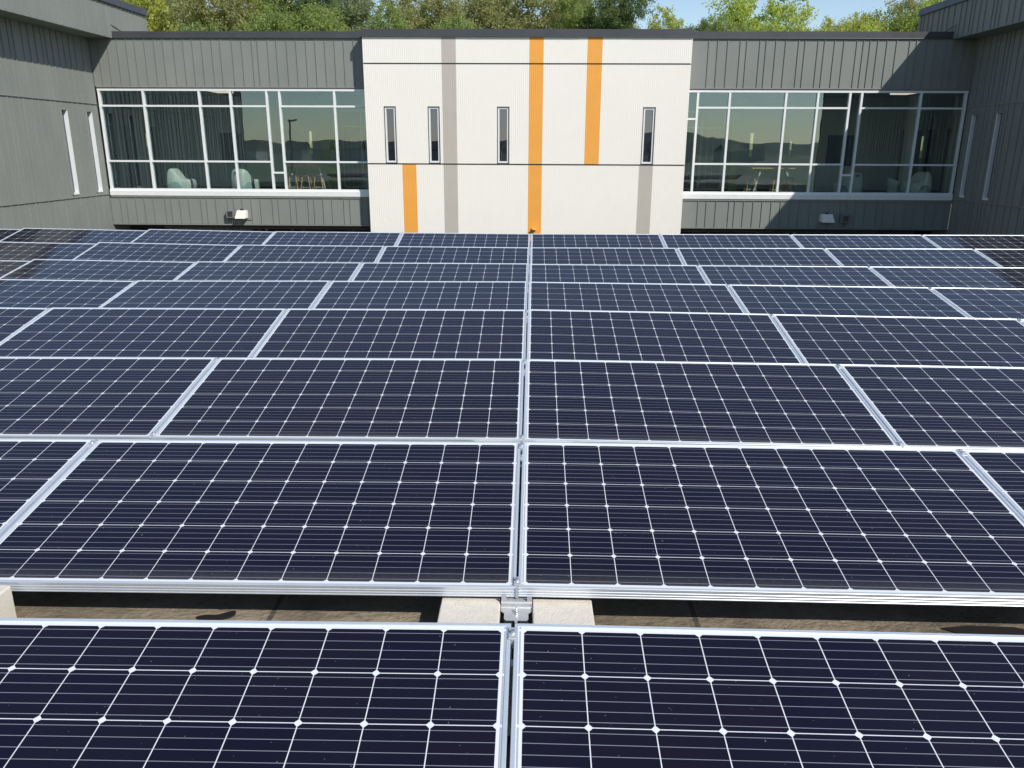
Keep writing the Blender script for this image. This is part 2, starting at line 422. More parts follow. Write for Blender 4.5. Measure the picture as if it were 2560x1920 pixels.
# concrete ballast blocks beside the front brackets
def block_proto():
    mb = MB(); mb.box(-.1025, .1025, -.20, .20, 0, .090)
    o = mb.build('ballast_block', M['concrete'], bevel=.007, seg=3)
    return tag(o, 'x', 'concrete block', 'concrete ballast blocks on the roof')
bp = block_proto(); first = True
for row in (1, 2):
    for j in (-1, 0, 1):
        for s in (-1, 1):
            if j: continue
            o = bp if first else copy_tree(bp); first = False
            sd = 'left' if s < 0 else 'right'
            wj = {0: 'centre bracket', -1: 'bracket a panel to the left', 1: 'bracket a panel to the right'}[j]
            gp = 'gap behind nearest row' if row == 1 else 'under front edge of third row'
            o['label'] = 'pale concrete block just %s of the centre bracket, %s' % (sd, gp)
            yf = Y0 + row*PITCHY - (6*CELL+MY)*math.cos(TT[row])
            o.location = (j*PX + s*.1565 - (.002 if s < 0 else -.002), yf - .170, ROOF + .034)
            o.rotation_euler.z = R(random.uniform(-.8, .8))

sb = MB(); sb.box(-.205, .0, -.045, .045, 0, .165)
sb = sb.build('ballast_block', M['concrete'], bevel=.008, seg=3)
tag(sb, 'pale concrete block standing on edge at the far left behind the nearest row', 'concrete block', 'concrete ballast blocks on the roof')
sb.location = (-1.752, 2.338, ROOF); sb.rotation_euler.z = R(-2)
# second thin black patch on the roof strip, towards its right end
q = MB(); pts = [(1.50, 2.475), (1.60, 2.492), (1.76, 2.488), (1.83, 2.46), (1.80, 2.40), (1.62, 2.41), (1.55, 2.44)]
q.prism(pts, 'z', ROOF, ROOF+.006); q.build('sealant_patch', M['roof_patch'], fr_)

# ---------------------------------------------------------------- school building
B = empty('school_building', 'school building with dark ribbed metal cladding and a white orange and grey striped centre block', 'building', (0, 25.5, -4.6))
BI = Matrix.Translation((0, -25.5, 4.6))
def part(mb, name, mat, parent=None, label=None, **k):
    o = mb.build(name, mat, parent or B, **k)
    if parent is None: o.matrix_parent_inverse = BI
    if label: o['label'] = label
    return o
YF = 25.5; XL, XR = -13.43, 13.0; BL, BR = -12.70, 12.28
def seams(a, b, fixed=None, seed=1):
    rnd = random.Random(seed); out = []
    if fixed: out = [x for x in fixed if a < x < b]; x = out[-1] if out else a
    else: x = a
    last = 0
    while True:
        w = rnd.choice([.286, .286, .380, .190, .380, .190, .290]); x += w
        if x > b - .1: break
        out.append(x)
    return out
def clad(axis, at, a, b, z0, z1, sm, out, th=.16, rib=.024):
    """metal cladding on a plane: axis 'y' faces -y at y=at; axis 'x' faces out (+1/-1) at x=at. One tray per seam, each tray edge folded."""
    mb = MB(); e = [a] + sm + [b]
    def bx(u0, u1, d0, d1, za, zb):
        if axis == 'y': mb.box(u0, u1, at+min(d0*out, d1*out), at+max(d0*out, d1*out), za, zb)
        else: mb.box(min(at+d0*out, at+d1*out), max(at+d0*out, at+d1*out), u0, u1, za, zb)
    for i in range(len(e)-1):
        bx(e[i]+.003, e[i+1]-.003, -.004, 0, z0, z1)
    bx(a, b, -th, -.0045, z0+.002, z1-.002)
    for s_ in sm:
        bx(s_-.007, s_+.007, .0005, rib, z0+.002, z1-.002)
    return mb
sL = [-13.153, -12.868, -12.572, -12.292, -12.034, -11.739, -11.443, -11.175, -10.854, -10.559, -10.281, -9.997, -9.692, -9.436, -9.078, -8.784, -8.475, -8.304, -7.995, -7.729, -7.42, -7.133, -6.84, -6.559, -6.267, -5.975, -5.699, -5.402]
sR = [5.173, 5.436, 5.729, 6.1, 6.289, 6.675, 6.858, 7.14, 7.427, 7.808, 7.995, 8.375, 8.563, 8.858, 9.129, 9.508, 9.70, 9.892, 10.113, 10.384, 10.663, 11.046, 11.242, 11.537, 11.781, 12.1, 12.3, 12.6, 12.8]
sRl = [5.182, 5.442, 5.739, 6.145, 6.322, 6.598, 6.894, 7.169, 7.455, 7.74, 8.025, 8.31, 8.647, 8.905, 9.2, 9.58, 9.77, 10.05, 10.34, 10.71, 10.9, 11.28, 11.57, 11.85, 12.2, 12.5, 12.8]
sLl = [-13.1, -12.9, -12.61, -12.33, -12.04, -11.66, -11.47, -11.19, -10.9, -10.52, -10.33, -10.04, -9.66, -9.47, -9.19, -8.9, -8.61, -8.23, -8.04, -7.66, -7.47, -7.09, -6.9, -6.61, -6.33, -5.95, -5.76, -5.38, -5.2]
part(clad('y', YF, XL+.01, -5.0, 3.262, 4.61, sL, -1), 'wall_cladding', M['metal'])
part(clad('y', YF, 4.62, XR-.01, 3.262, 4.61, sR, -1), 'wall_cladding', M['metal'])
part(clad('y', YF, XL+.01, -5.0, -.862, -.045, sLl, -1), 'wall_cladding', M['metal'])
part(clad('y', YF, 4.62, XR-.01, -.862, -.045, sRl, -1), 'wall_cladding', M['metal'])
# copings: a sloping front face with lapped joints and a drip edge
def coping(x0, x1, y, z0, z1, joints, back=.40, name='coping'):
    mb = MB(); xs = [x0] + joints + [x1]
    for i in range(len(xs)-1):
        d = .004 if i % 2 else 0
        mb.prism([(y-.055-d, z0), (y-.052-d, z0+.012), (y-.040-d, z0+.014), (y-.030-d, z1+d), (y+back, z1-.03), (y+back, z0), (y-.03, z0)], 'x', xs[i]+(.002 if i else 0), xs[i+1])
    return part(mb, name, M['coping'])
coping(BL+.01, -5.0, YF, 4.628, 4.812, [-9.1])
coping(4.62, BR-.01, YF, 4.628, 4.822, [7.4, 10.45])
coping(-5.075, 4.635, YF-.45, 4.612, 4.822, [-1.9, 1.35, 2.9], back=.85)
tr = MB(); tr.box(XL+.01, -5.0, YF-.022, YF+.10, 4.612, 4.6265); part(tr, 'drip_edge', M['trim'])
tr = MB(); tr.box(4.62, XR-.01, YF-.022, YF+.10, 4.612, 4.6265); part(tr, 'drip_edge', M['trim'])
# roof behind the copings and back of the centre wing
rf = MB(); rf.box(XL-.2, XR+.2, YF+.42, 31.6, 4.50, 4.60); part(rf, 'roof', M['roof'])

# ---- centre block with fine vertical corrugation
YB = YF - .45; X0, X1 = -5.048, 4.608
def corr(mb, x0, x1, z0, z1):
    p = .0586; d = .0020; n0 = math.floor(x0/p); pts = []
    x = n0*p
    while x < x1 + p:
        for dx, dd in ((0, 0), (.34*p, 0), (.50*p, d), (.84*p, d)):
            pts.append((x+dx, dd))
        x += p
    def dep(xx):
        for (a, da), (b, db) in zip(pts, pts[1:]):
            if a <= xx <= b: return da + (db-da)*((xx-a)/(b-a) if b > a else 0)
        return 0
    q = [(x0, dep(x0))] + [t for t in pts if x0 < t[0] < x1] + [(x1, dep(x1))]
    vs = [(a, YB+b_, z0) for a, b_ in q] + [(a, YB+b_, z1) for a, b_ in q]; n = len(q)
    mb.add(vs, [(i, i+1, n+i+1, n+i) for i in range(n-1)])
Zb = [(-4.5, 1.012), (1.046, 3.872), (3.904, 4.612)]
WN = [(-4.486, -4.128), (-3.163, -2.807), (-1.081, -.715), (3.271, 3.646)]
WZ = 2.69
OR = [(-.135, .281, (0, 1, 2)), (1.562, 2.001, (1, 2)), (-3.99, -3.56, (0,))]
GY = [(-2.723, -2.297, (0, 1, 2)), (3.230, 3.652, (0,))]
wm = MB()
for bi, (za, zb) in enumerate(Zb):
    cuts = sorted([(a, b) for a, b, s in OR+GY if bi in s])
    xs = X0; spans = []
    for a, b in cuts: spans.append((xs, a)); xs = b
    spans.append((xs, X1))
    for a, b in spans:
        if bi != 1: corr(wm, a, b, za, zb); continue
        x = a
        for wa, wb in WN:
            if a <= wa < b:
                corr(wm, x, wa, za, zb); corr(wm, wa, wb, WZ, zb); x = wb
        corr(wm, x, b, za, zb)
for xx, s in ((X0, -1), (X1, 1)):     # returns at the sides
    wm.box(min(xx, xx-s*.02), max(xx, xx-s*.02), YB+.013, YF+.1, -4.5, 4.612)
part(wm, 'white_cladding', M['white_metal'])
for a, b, s in OR:
    mb = MB()
    for bi in s: corr(mb, a, b, *Zb[bi])
    part(mb, 'orange_stripe', M['orange_metal'])
for a, b, s in GY:
    mb = MB()
    for bi in s: corr(mb, a, b, *Zb[bi])
    part(mb, 'grey_stripe', M['grey_metal'])
for z in (1.029, 3.888):
    mb = MB(); mb.box(X0-.004, X1+.004, YB-.006, YB+.03, z-.0165, z-.006)
    mb.box(X0, X1, YB+.022, YB+.035, z-.006, z+.0165); part(mb, 'reveal_joint', M['coping'])
bk = MB(); xs = X0+.025                 # solid backing with openings for the slits
for wa, wb in WN: bk.box(xs, wa, YB+.04, YB+.20, -4.5, 4.6); bk.box(wa, wb, YB+.04, YB+.20, -4.5, 1.04); bk.box(wa, wb, YB+.04, YB+.20, WZ, 4.6); xs = wb
bk.box(xs, X1-.025, YB+.04, YB+.20, -4.5, 4.6); part(bk, 'block_core', M['dark_gap'])
for wa, wb in WN:
    za, zb = 1.047, WZ
    fr = MB()                           # dark reveal lining
    for q in ((wa, wa+.022, za, zb), (wb-.022, wb, za, zb), (wa+.022, wb-.022, zb-.022, zb), (wa+.022, wb-.022, za, za+.02)):
        fr.box(q[0], q[1], YB-.004, YB+.10, q[2], q[3])
    f0 = part(fr, 'slit_window', M['coping'])
    fi = MB(); a, b, c, d = wa+.0225, wb-.0225, za+.0205, zb-.0225
    fi.box(a, a+.045, YB+.018, YB+.12, c, d); fi.box(b-.045, b, YB+.018, YB+.12, c, d)
    fi.box(a+.045, b-.045, YB+.018, YB+.12, d-.045, d); fi.box(a+.045, b-.045, YB+.018, YB+.12, c, c+.05)
    fi.build('frame', M['win_frame'], f0)
    gl = MB(); gl.box(a+.045, b-.045, YB+.09, YB+.098, c+.05, d-.045); gl.build('pane', M['dark_glass'], f0)

# ---- ribbon windows
def ribbon(xa, xb, vert, special, gz=None):
    """special: (i, z) bays with one odd crossbar instead of the two regular ones"""
    SILL, HEAD = .197, 3.19
    fr = MB(); w = .032; y0, y1 = YF-.012, YF+.105
    xs = [v for v in vert if xa < v < xb]
    fr.box(xa, xb, y0-.004, y1, HEAD-.055, HEAD)                       # head
    fr.box(xa, xb, y0-.004, y1, SILL, SILL+.035)                       # bottom rail
    ed = [xa] + xs + [xb]
    for i, x in enumerate(xs):
        fr.box(x-w, x+w, y0, y1, SILL+.035, HEAD-.055)
    panes = []
    for i in range(len(ed)-1):
        l = ed[i] + (w if i > 0 else 0); r_ = ed[i+1] - (w if i < len(ed)-2 else 0)
        bars = special.get(i, [1.061, 2.70])
        for z in bars: fr.box(l, r_, y0+.003, y1-.003, z-.027, z+.027)
        zz = [SILL+.035] + bars + [HEAD-.055]
        for k in range(len(zz)-1):
            panes.append((l, r_, zz[k]+(.027 if k else 0), zz[k+1]-(.027 if k < len(zz)-2 else 0)))
    f0 = part(fr, 'ribbon_window', M['win_frame'])
    for l, r_, a, b in panes:
        gl = MB(); gl.box(l, r_, YF+.045, YF+.053, a, b); gl.build('pane', M['glass'], f0)
    sm = MB()
    sm.prism([(YF-.05, .015), (YF-.052, .160), (YF-.02, .196), (YF+.12, .196), (YF+.12, .015)], 'x', xa, xb)
    sm.build('sill', M['win_frame'], f0)
    dm = MB(); dm.box(xa, xb, YF-.03, YF+.12, -.043, .014); dm.build('sill_trim', M['trim'], f0)
    hm = MB(); hm.box(xa, xb, YF-.028, YF+.10, 3.232, 3.26); hm.box(xa, xb, YF-.002, YF+.10, 3.1905, 3.2315); hm.build('head_flashing', M['trim'], f0)
    return f0
ribbon(XL+.055, -5.02, [-13.335, -11.969, -10.236, -9.274, -8.152, -7.757, -6.072], {5: [.730]})
ribbon(4.625, XR-.03, [4.957, 5.913, 7.595, 8.546, 9.495, 9.844, 11.601, 12.930], {0: [2.375], 5: [.748]})

# ---- lower storey under the soffit
for xa, xb, ml in ((XL, -4.9, [-12.6, -11.2, -9.96, -9.04, -7.93, -7.57, -5.91]), (4.5, XR, [5.76, 7.34, 8.31, 9.22, 9.59, 11.23, 12.2])):
    sf = MB(); sf.box(xa, xb, YF+.002, 27.4, -.93, -.875); part(sf, 'soffit', M['soffit'])
    ed = MB(); ed.box(xa+.02, xb, YF-.03, YF+.0, -.895, -.866); part(ed, 'soffit_edge', M['trim'])
    lf = MB(); end = -12.2 if xa < 0 else 12.4
    e0, e1 = (end, xb) if xa < 0 else (xa, end)
    lf.box(e0, e1, 26.40, 26.5, -1.10, -1.03)
    for x in ml:
        if e0 < x < e1: lf.box(x-.035, x+.035, 26.405, 26.5, -4.5, -1.101)
    l0 = part(lf, 'lower_window', M['brown_frame'])
    gl = MB(); gl.box(e0, e1, 26.44, 26.448, -4.5, -1.101); gl.build('pane', M['dark_glass'], l0)
    hb = MB(); hb.box(xa, xb, 26.55, 26.7, -4.5, -.94); part(hb, 'lower_wall', M['dark_gap'])

# ---- wings
SLW = 2.555
def wing(side):
    X = XL if side < 0 else XR; BX = BL if side < 0 else BR; out = 1 if side < 0 else -1
    far = -26 if side < 0 else 26; Ya, Yb = 12.9, YF+.0
    zs = [(-4.5, .045), (.075, 2.735), (2.765, 4.62)]
    slits = [(23.41, 23.77), (24.745, 25.10)] if side < 0 else [(23.43, 23.79), (24.74, 25.10)]
    zsl = (.135, 2.54)
    sm = seams(Ya, Yb, None, 5 if side < 0 else 9)
    for i, (z0, z1) in enumerate(zs):
        if i != 1:
            part(clad('x', X, Ya, Yb, z0, z1, sm, out), 'wall_cladding', M['metal'])
        else:
            mb = MB(); ys = Ya
            def add(y0, y1, a, b):
                k = clad('x', X, y0, y1, a, b, [s for s in sm if y0+.03 < s < y1-.03], out); mb.add(k.v, k.f)
            for a, b in slits:
                add(ys, a, z0, z1); add(a, b, z0, zsl[0]); add(a, b, zsl[1], z1); ys = b
            add(ys, Yb, z0, z1)
            part(mb, 'wall_cladding', M['metal'])
    for z in (.060, 2.750):
        mb = MB(); mb.box(min(X-out*.1, X+out*.030), max(X-out*.1, X+out*.030), Ya, Yb-.02, z-.0145, z+.002)
        mb.box(min(X-out*.1, X+out*.010), max(X-out*.1, X+out*.010), Ya, Yb-.02, z+.0025, z+.0145)
        part(mb, 'reveal_joint', M['trim'])
    for a, b in slits:
        d0, d1 = X + out*.030, X - out*.150
        q0, q1 = min(d0, d1), max(d0, d1)
        lf = MB(); lf.box(q0, q1, a, a+.055, zsl[0], zsl[1]); lf.box(q0, q1, a+.055, b, zsl[1]-.04, zsl[1]); f0 = part(lf, 'slit_window', M['trim'])
        # pale jamb and sill on the far side of the reveal
        jm = MB(); j0, j1 = sorted((X+out*.020, X-out*.110))
        jm.box(j0, j1, b-.040, b-.0005, zsl[0]+.06, zsl[1]-.041); jm.box(j0, j1, a+.0555, b-.0005, zsl[0], zsl[0]+.059)
        jm.build('frame', M['win_frame'], f0)
        im = MB(); i0, i1 = sorted((X-out*.07, X-out*.15))
        im.box(i0, i1, a+.0555, a+.09, zsl[0]+.06, zsl[1]-.041); im.build('inner_jamb', M['win_frame'], f0)
        gm = MB(); g0, g1 = sorted((X-out*.085, X-out*.093)); gm.box(g0, g1, a+.091, b-.041, zsl[0]+.06, zsl[1]-.041); gm.build('pane', M['dark_glass'], f0)
        bm_ = MB(); b0, b1 = sorted((X-out*.20, X-out*.23)); bm_.box(b0, b1, a-.1, b+.1, zsl[0]-.1, zsl[1]+.1); bm_.build('blind', M['dark_gap'], f0)
    part(clad('x', X, Yb+.01, 27.4, -4.5, -.935, [], out), 'wall_cladding', M['metal'])
    # end wall facing the array, plain cladding
    e0, e1 = sorted((far, X))
    part(clad('y', Ya, e0, e1, -4.5, 4.62, seams(e0, e1, None, 31), -1), 'end_wall', M['metal'])
    # projecting upper band
    Y1, Y2 = Ya-.7, 27.93
    part(clad('x', BX, Y1, Y2, 4.645, 5.575, seams(Y1, Y2, None, 12 if side < 0 else 14), out, th=.2), 'upper_band', M['metal'])
    b0, b1 = sorted((far, BX-out*.21))
    part(clad('y', Y1, b0, b1, 4.645, 5.575, seams(b0, b1, None, 44), -1), 'upper_band', M['metal'])
    q = MB(); s0, s1 = sorted((far, BX+out*.004)); q.box(s0, s1, Y1-.002, YF-.03, 4.62, 4.644); part(q, 'overhang_soffit', M['metal'])
    q = MB(); q.box(*sorted((BX+out*.004, BX-out*.25)), YF-.03, Y2, 4.61, 4.644); part(q, 'overhang_soffit', M['metal'])
    # coping with joints
    mb = MB(); ys = [Y1-.05, 15.2, 18.3, 21.4, 24.5, 26.2, Y2+.02]
    for i in range(len(ys)-1):
        d = .004*(i % 2)
        pr = [(BX+out*(.06+d), 5.58), (BX+out*(.055+d), 5.592), (BX+out*(.045+d), 5.594), (BX+out*(.018+d), 5.785+d), (BX-out*.55, 5.73), (BX-out*.55, 5.58)]
        mb.prism(pr, 'y', ys[i]+(.002 if i else 0), ys[i+1])
    part(mb, 'coping', M['coping'])
    rb = MB(); r0, r1 = sorted((far, BX-out*.3)); rb.box(r0, r1, Y1+.05, Y2, 5.45, 5.60); part(rb, 'roof', M['roof'])
    # far end and back of the upper storey
    eb = MB(); eb.box(*sorted((far, BX-out*.01)), Y2-.15, Y2, 3.4, 5.575); part(eb, 'end_wall', M['metal'])
    # small bright upturned flashing where the lower coping meets the band
    fl = MB(); xx = BX + out*.012
    fl.add([(xx, YF-.04, 4.63), (xx, YF-.04, 5.02), (xx, YF-.02, 5.02), (xx, YF-.02, 4.63)], [(0, 1, 2, 3)])
    fl.box(*sorted((BX+out*.001, BX+out*.028)), YF-.06, YF-.035, 4.63, 5.03)
    fl.prism([(YF-.035, 5.005), (YF-.035, 5.03), (YF+.9, 4.86), (YF+.9, 4.835)], 'x', *sorted((BX+out*.001, BX+out*.028)))
    part(fl, 'flashing', M['trim'])
wing(-1); wing(1)

# ---- rooms behind the ribbon windows
YBK = 31.0
def room(xa, xb, slots, doors, extra):
    rm = MB(); rm.box(xa, xb, YF+.11, YBK+.4, -.10, .05); part(rm, 'floor', M['carpet'])
    cm = MB(); cm.box(xa, xb, YF+.17, YBK+.4, 3.32, 3.40); part(cm, 'ceiling', M['ceiling'])
    wl = MB(); x = xa
    for a, b, z0, z1 in slots:
        wl.box(x, a, YBK, YBK+.15, .05, 3.32); wl.box(a, b, YBK, YBK+.15, .05, z0); wl.box(a, b, YBK, YBK+.15, z1, 3.32); x = b
    wl.box(x, xb, YBK, YBK+.15, .05, 3.32)
    bw = part(wl, 'back_wall', M['int_wall'])
    for a, b, z0, z1 in slots:
        pn = MB(); pn.box(a+.002, b-.002, YBK+.07, YBK+.078, z0+.002, z1-.002); pn.build('pane', M['back_glass'], bw)
    for xx in (xa, xb-.1):
        sd = MB(); sd.box(xx, xx+.1, YF+.12, YBK, .05, 3.32); part(sd, 'side_wall', M['int_wall'])
    for a, b, z0, z1 in doors:
        dm = MB(); dm.box(a, b, YBK-.06, YBK-.001, z0, z1); part(dm, 'door', M['dark_wood'], bevel=.006)
room(-17.0, -4.95, [(-15.03, -14.47, 1.20, 1.95), (-8.57, -8.32, 1.24, 2.07), (-6.15, -6.02, 1.2, 1.95)],
     [(-16.24, -15.18, .05, 2.25), (-14.42, -14.22, .05, 2.2)], None)
room(4.55, 16.6, [(8.05, 8.20, 1.23, 2.07), (9.53, 9.64, 1.24, 1.78), (14.33, 14.46, 1.21, 1.98)],
     [(13.6, 14.28, .05, 2.2), (14.50, 14.75, .05, 2.2), (15.2, 15.9, .05, 2.25)], None)
for s, xs in ((-1, (-15.12, -14.3, -12.3)), (1, (13.35, 14.95, 12.0))):
    for x in xs[:2]:
        c = MB(); c.box(x-.13, x+.13, 29.7, 30.0, .05, 3.32); part(c, 'interior_column', M['int_white'])
c = MB(); c.box(-7.70, -7.08, 29.9, 30.0, .05, 3.32); part(c, 'interior_column', M['int_green'])
c = MB(); c.box(7.10, 7.40, 29.9, 30.0, .05, 3.32); part(c, 'interior_column', M['int_green'])
def vest(x0, x1):
    v = MB()
    for x in (x0, (x0+x1)/2, x1-.06): v.box(x, x+.06, 30.2, 30.28, .05, 2.8)
    for z in (.05, .35, 2.2, 2.74): v.box(x0+.06, x1-.06, 30.205, 30.275, z, z+.06)
    for i in range(7):
        x = x0 + .1 + i*(x1-x0-.2)/7; v.box(x, x+.02, 30.5, 30.52, .1, 2.1)
    part(v, 'entrance_screen', M['int_white'])
vest(-7.0, -5.6); vest(5.2, 6.9)
c = MB(); c.box(8.9, 11.4, 29.6, 29.75, .05, .93); part(c, 'low_wall', M['int_wall'])
c = MB(); c.box(-6.1, -5.1, 29.6, 29.75, .05, .55); part(c, 'low_wall', M['int_white'])
for x0, x1, y0, y1 in ((-10.87, -10.35, 27.6, 28.8), (11.95, 12.5, 27.4, 28.6)):
    lm = MB(); lm.box(x0, x1, y0, y1, 3.27, 3.315); part(lm, 'ceiling_light', M['lum'])
c = MB(); c.box(-11.8, -11.0, 30.92, 30.98, .9, 2.0); part(c, 'wall_screen', M['black'])
c = MB(); c.box(10.9, 11.9, 30.92, 30.98, .9, 2.0); part(c, 'wall_screen', M['black'])

# ---------------------------------------------------------------- things on the facade
def hood(x0, x1, z0, z1, label):
    h = empty('vent_hood', label, 'vent hood', ((x0+x1)/2, YF-.03, (z0+z1)/2), 'vent hoods on the lower cladding')
    hx = (x1-x0)/2; hz = (z1-z0)/2; mb = MB(); d = .30; t = .06
    v = [(-hx+t*.0, 0, -hz), (hx, 0, -hz), (hx, 0, hz), (-hx, 0, hz),
         (-hx, -d, -hz+.0), (hx, -d, -hz+.0), (hx-.03, -.10, hz), (-hx+.03, -.10, hz)]
    mb.add(v, [(3, 2, 6, 7), (7, 6, 5, 4), (0, 3, 7, 4), (1, 5, 6, 2), (0, 1, 2, 3), (4, 5, 1, 0)])
    mb.build('hood', M['white_hood'], h, bevel=.012)
    pl = MB(); pl.box(-hx-.07, hx+.10, .0, .012, -hz-.06, hz+.07); pl.build('back_plate', M['metal'], h)
    k = MB(); k.box(-.035, .035, -.09, -.0, hz+.002, hz+.045); k.build('sensor', M['black'], h)
    return h
hood(-9.375, -9.035, -.665, -.425, 'cream vent hood on the sunlit cladding under the left windows')
hood(8.985, 9.37, -.665, -.425, 'cream vent hood on the shaded cladding under the right windows')
def gbox(x0, x1, z0, z1, label):
    h = empty('wall_speaker', label, 'wall speaker', ((x0+x1)/2, YF-.03, (z0+z1)/2), 'square grey speakers on the lower cladding')
    hx = (x1-x0)/2; hz = (z1-z0)/2
    mb = MB(); mb.box(-hx, hx, -.14, 0, -hz, hz); mb.build('housing', M['box_grey'], h, bevel=.01)
    g_ = MB()
    for i in range(9):
        z = -hz*.62 + i*hz*1.24/8; g_.box(-hx*.66, hx*.66, -.149, -.1405, z-.006, z+.006)
    g_.build('grille', M['coping'], h)
gbox(-9.69, -9.44, -.655, -.415, 'square grey speaker box just left of the sunlit cream hood')
gbox(9.60, 9.88, -.68, -.42, 'square dark speaker box right of the shaded cream hood')
d = empty('security_camera', 'small orange dome camera low on the central orange stripe', 'security camera', (.060, YB-.005, -.92))
mb = MB(); mb.box(-.07, .07, -.05, 0, -.02, .05); mb.tube((0, -.11, .035), (0, -.11, -.008), .072, .080, 20); mb.build('mount', M['orange_metal'], d, bevel=.006)
dm = MB(); N1, N2 = 8, 18; vs = []; fs = []
for i in range(N1+1):
    a = math.pi/2*i/N1
    for j in range(N2):
        b_ = 2*math.pi*j/N2; vs.append((.058*math.cos(a)*math.cos(b_), -.11+.058*math.cos(a)*math.sin(b_), -.009-.058*math.sin(a)))
for i in range(N1):
    for j in range(N2): fs.append((i*N2+j, i*N2+(j+1) % N2, (i+1)*N2+(j+1) % N2, (i+1)*N2+j))
dm.add(vs, fs); dm.build('dome', new_mat('smoked_dome', (.01, .01, .012), .08)[0], d, smooth=True)

# ---------------------------------------------------------------- furniture behind the glass
FZ = .05
def lounge(x, y, rz, label, s=1.0):
    root = empty('rocking_chair', label, 'lounge chair', (x, y, FZ), 'mint plastic rocking chairs behind the windows')
    root.rotation_euler.z = rz; root.scale = (s, s, s)
    # outline in x-z: tall rounded back, dipped seat, rocker base; handle slot in the back; swept width
    out = [(-.36, .03), (-.40, .25), (-.385, .52), (-.33, .68), (-.24, .735), (-.15, .70), (-.06, .58), (.04, .47), (.16, .41), (.30, .405),
           (.38, .36), (.40, .22), (.35, .06), (.20, .0), (-.2, .0)]
    def smooth(pts, it=2):
        for _ in range(it):
            q = []
            for i in range(len(pts)):
                a, b = pts[i], pts[(i+1) % len(pts)]
                q += [(.75*a[0]+.25*b[0], .75*a[1]+.25*b[1]), (.25*a[0]+.75*b[0], .25*a[1]+.75*b[1])]
            pts = q
        return pts
    o2 = smooth(out)
    def shell(mb, pts, w):
        n = len(pts); cx = sum(p[0] for p in pts)/n; cz = sum(p[1] for p in pts)/n
        rings = []
        for yy, k in ((-w, .80), (-w*.92, .92), (-w*.7, 1.0), (w*.7, 1.0), (w*.92, .92), (w, .80)):
            rings.append([(cx+(p[0]-cx)*k, yy, cz+(p[1]-cz)*k) for p in pts])
        vs = [v for rg in rings for v in rg]; fs = []
        for a in range(5):
            for i in range(n): fs.append((a*n+i, a*n+(i+1) % n, (a+1)*n+(i+1) % n, (a+1)*n+i))
        fs += [tuple(range(n)), tuple(range(5*n, 6*n))]
        mb.add(vs, fs)
    mb = MB(); shell(mb, o2, .27); mb.build('shell', M['mint'], root, smooth=True)
    lo = smooth([(-.37, .01), (-.395, .18), (-.30, .31), (-.15, .36), (.02, .33), (.14, .20), (.20, .02)])
    mb = MB(); shell(mb, lo, .281); mb.build('base', M['teal'], root, smooth=True)
    hd = MB(); hd.box(-.40, -.30, -.05, .05, .60, .635); hd.box(-.30, -.20, -.262, -.22, .63, .66) if 0 else None
    hd.build('handle_slot', M['black'], root, bevel=.01)
    return root
lounge(-11.60, 26.75, R(0), 'mint rocking chair seen side on behind the left windows', 1.05)
lounge(-9.48, 26.8, R(62), 'mint rocking chair with its back to the glass behind the left windows', 1.05)
lounge(10.25, 26.85, R(110), 'mint rocking chair behind the narrow pane of the right windows', 1.05)
lounge(12.62, 27.25, R(-160), 'mint rocking chair near the far end of the right windows', 1.05)
tub = empty('tub_seat', 'low mint tub seat between the two chairs behind the right windows', 'lounge chair', (12.25, 28.0, FZ))
mb = MB()
prf = [(.17, 0), (.21, .1), (.23, .26), (.25, .44), (.235, .46), (.21, .36), (.17, .30), (.0, .28)]
vs = []; N = 20
for rr, zz in prf:
    for i in range(N):
        a = 2*math.pi*i/N; lift = .08*math.cos(a)*-1 if zz > .4 else 0
        vs.append((rr*math.cos(a), rr*math.sin(a), zz+lift))
mb.add(vs, [(a*N+i, a*N+(i+1) % N, (a+1)*N+(i+1) % N, (a+1)*N+i) for a in range(len(prf)-1) for i in range(N)])
mb.build('tub', M['mint'], tub, smooth=True)
def table(x, y, w, label):
    t = empty('high_table', label, 'table', (x, y, FZ), 'long tables with splayed legs behind the windows')
    a = MB(); a.box(-w/2, w/2, -.35, .35, .83, .87); a.build('table_top', M['wood'], t, bevel=.006)
    for sx in (-1, 1):
        for sy_ in (-1, 1):
            l = MB(); l.bar((sx*(w/2-.34), sy_*.24, .83), (sx*(w/2-.10), sy_*.31, 0), .05, .04); l.build('leg', M['steel_leg'], t)
    r_ = MB(); r_.box(-w/2+.3, w/2-.3, -.02, .02, .76, .829); r_.build('rail', M['steel_leg'], t)
    return t
table(-7.53, 27.4, 1.5, 'wood topped table with splayed silver legs behind the left windows')
table(7.95, 27.55, 1.5, 'wood topped table with splayed silver legs behind the right windows')
def stool(x, y, label, h=.56):
    t = empty('stool', label, 'stool', (x, y, FZ), 'wooden stools at the tables behind the windows')
    a = MB(); a.tube((0, 0, h-.03), (0, 0, h), .17, .165, 24); a.build('seat', M['dark_wood'], t, bevel=.006)
    for sx in (-1, 1):
        for sy_ in (-1, 1):
            l = MB(); l.tube((sx*.10, sy_*.10, h-.03), (sx*.17, sy_*.17, 0), .019, .015, 8); l.build('leg', M['wood'], t)
    q = MB()
    for a_, b_ in (((-1, -1), (1, -1)), ((1, -1), (1, 1)), ((1, 1), (-1, 1)), ((-1, 1), (-1, -1))):
        q.tube((a_[0]*.15, a_[1]*.15, .17), (b_[0]*.15, b_[1]*.15, .17), .009, n=8)
    q.build('foot_ring', M['steel_leg'], t)
    return t
stool(-7.95, 27.05, 'wooden stool at the left end of the left table')
stool(-7.52, 27.0, 'wooden stool in front of the middle of the left table')
stool(-7.12, 27.1, 'wooden stool between the middle and right end of the left table')
stool(-6.80, 27.55, 'wooden stool at the right end of the left table')
stool(7.20, 27.2, 'wooden stool at the left end of the right table')
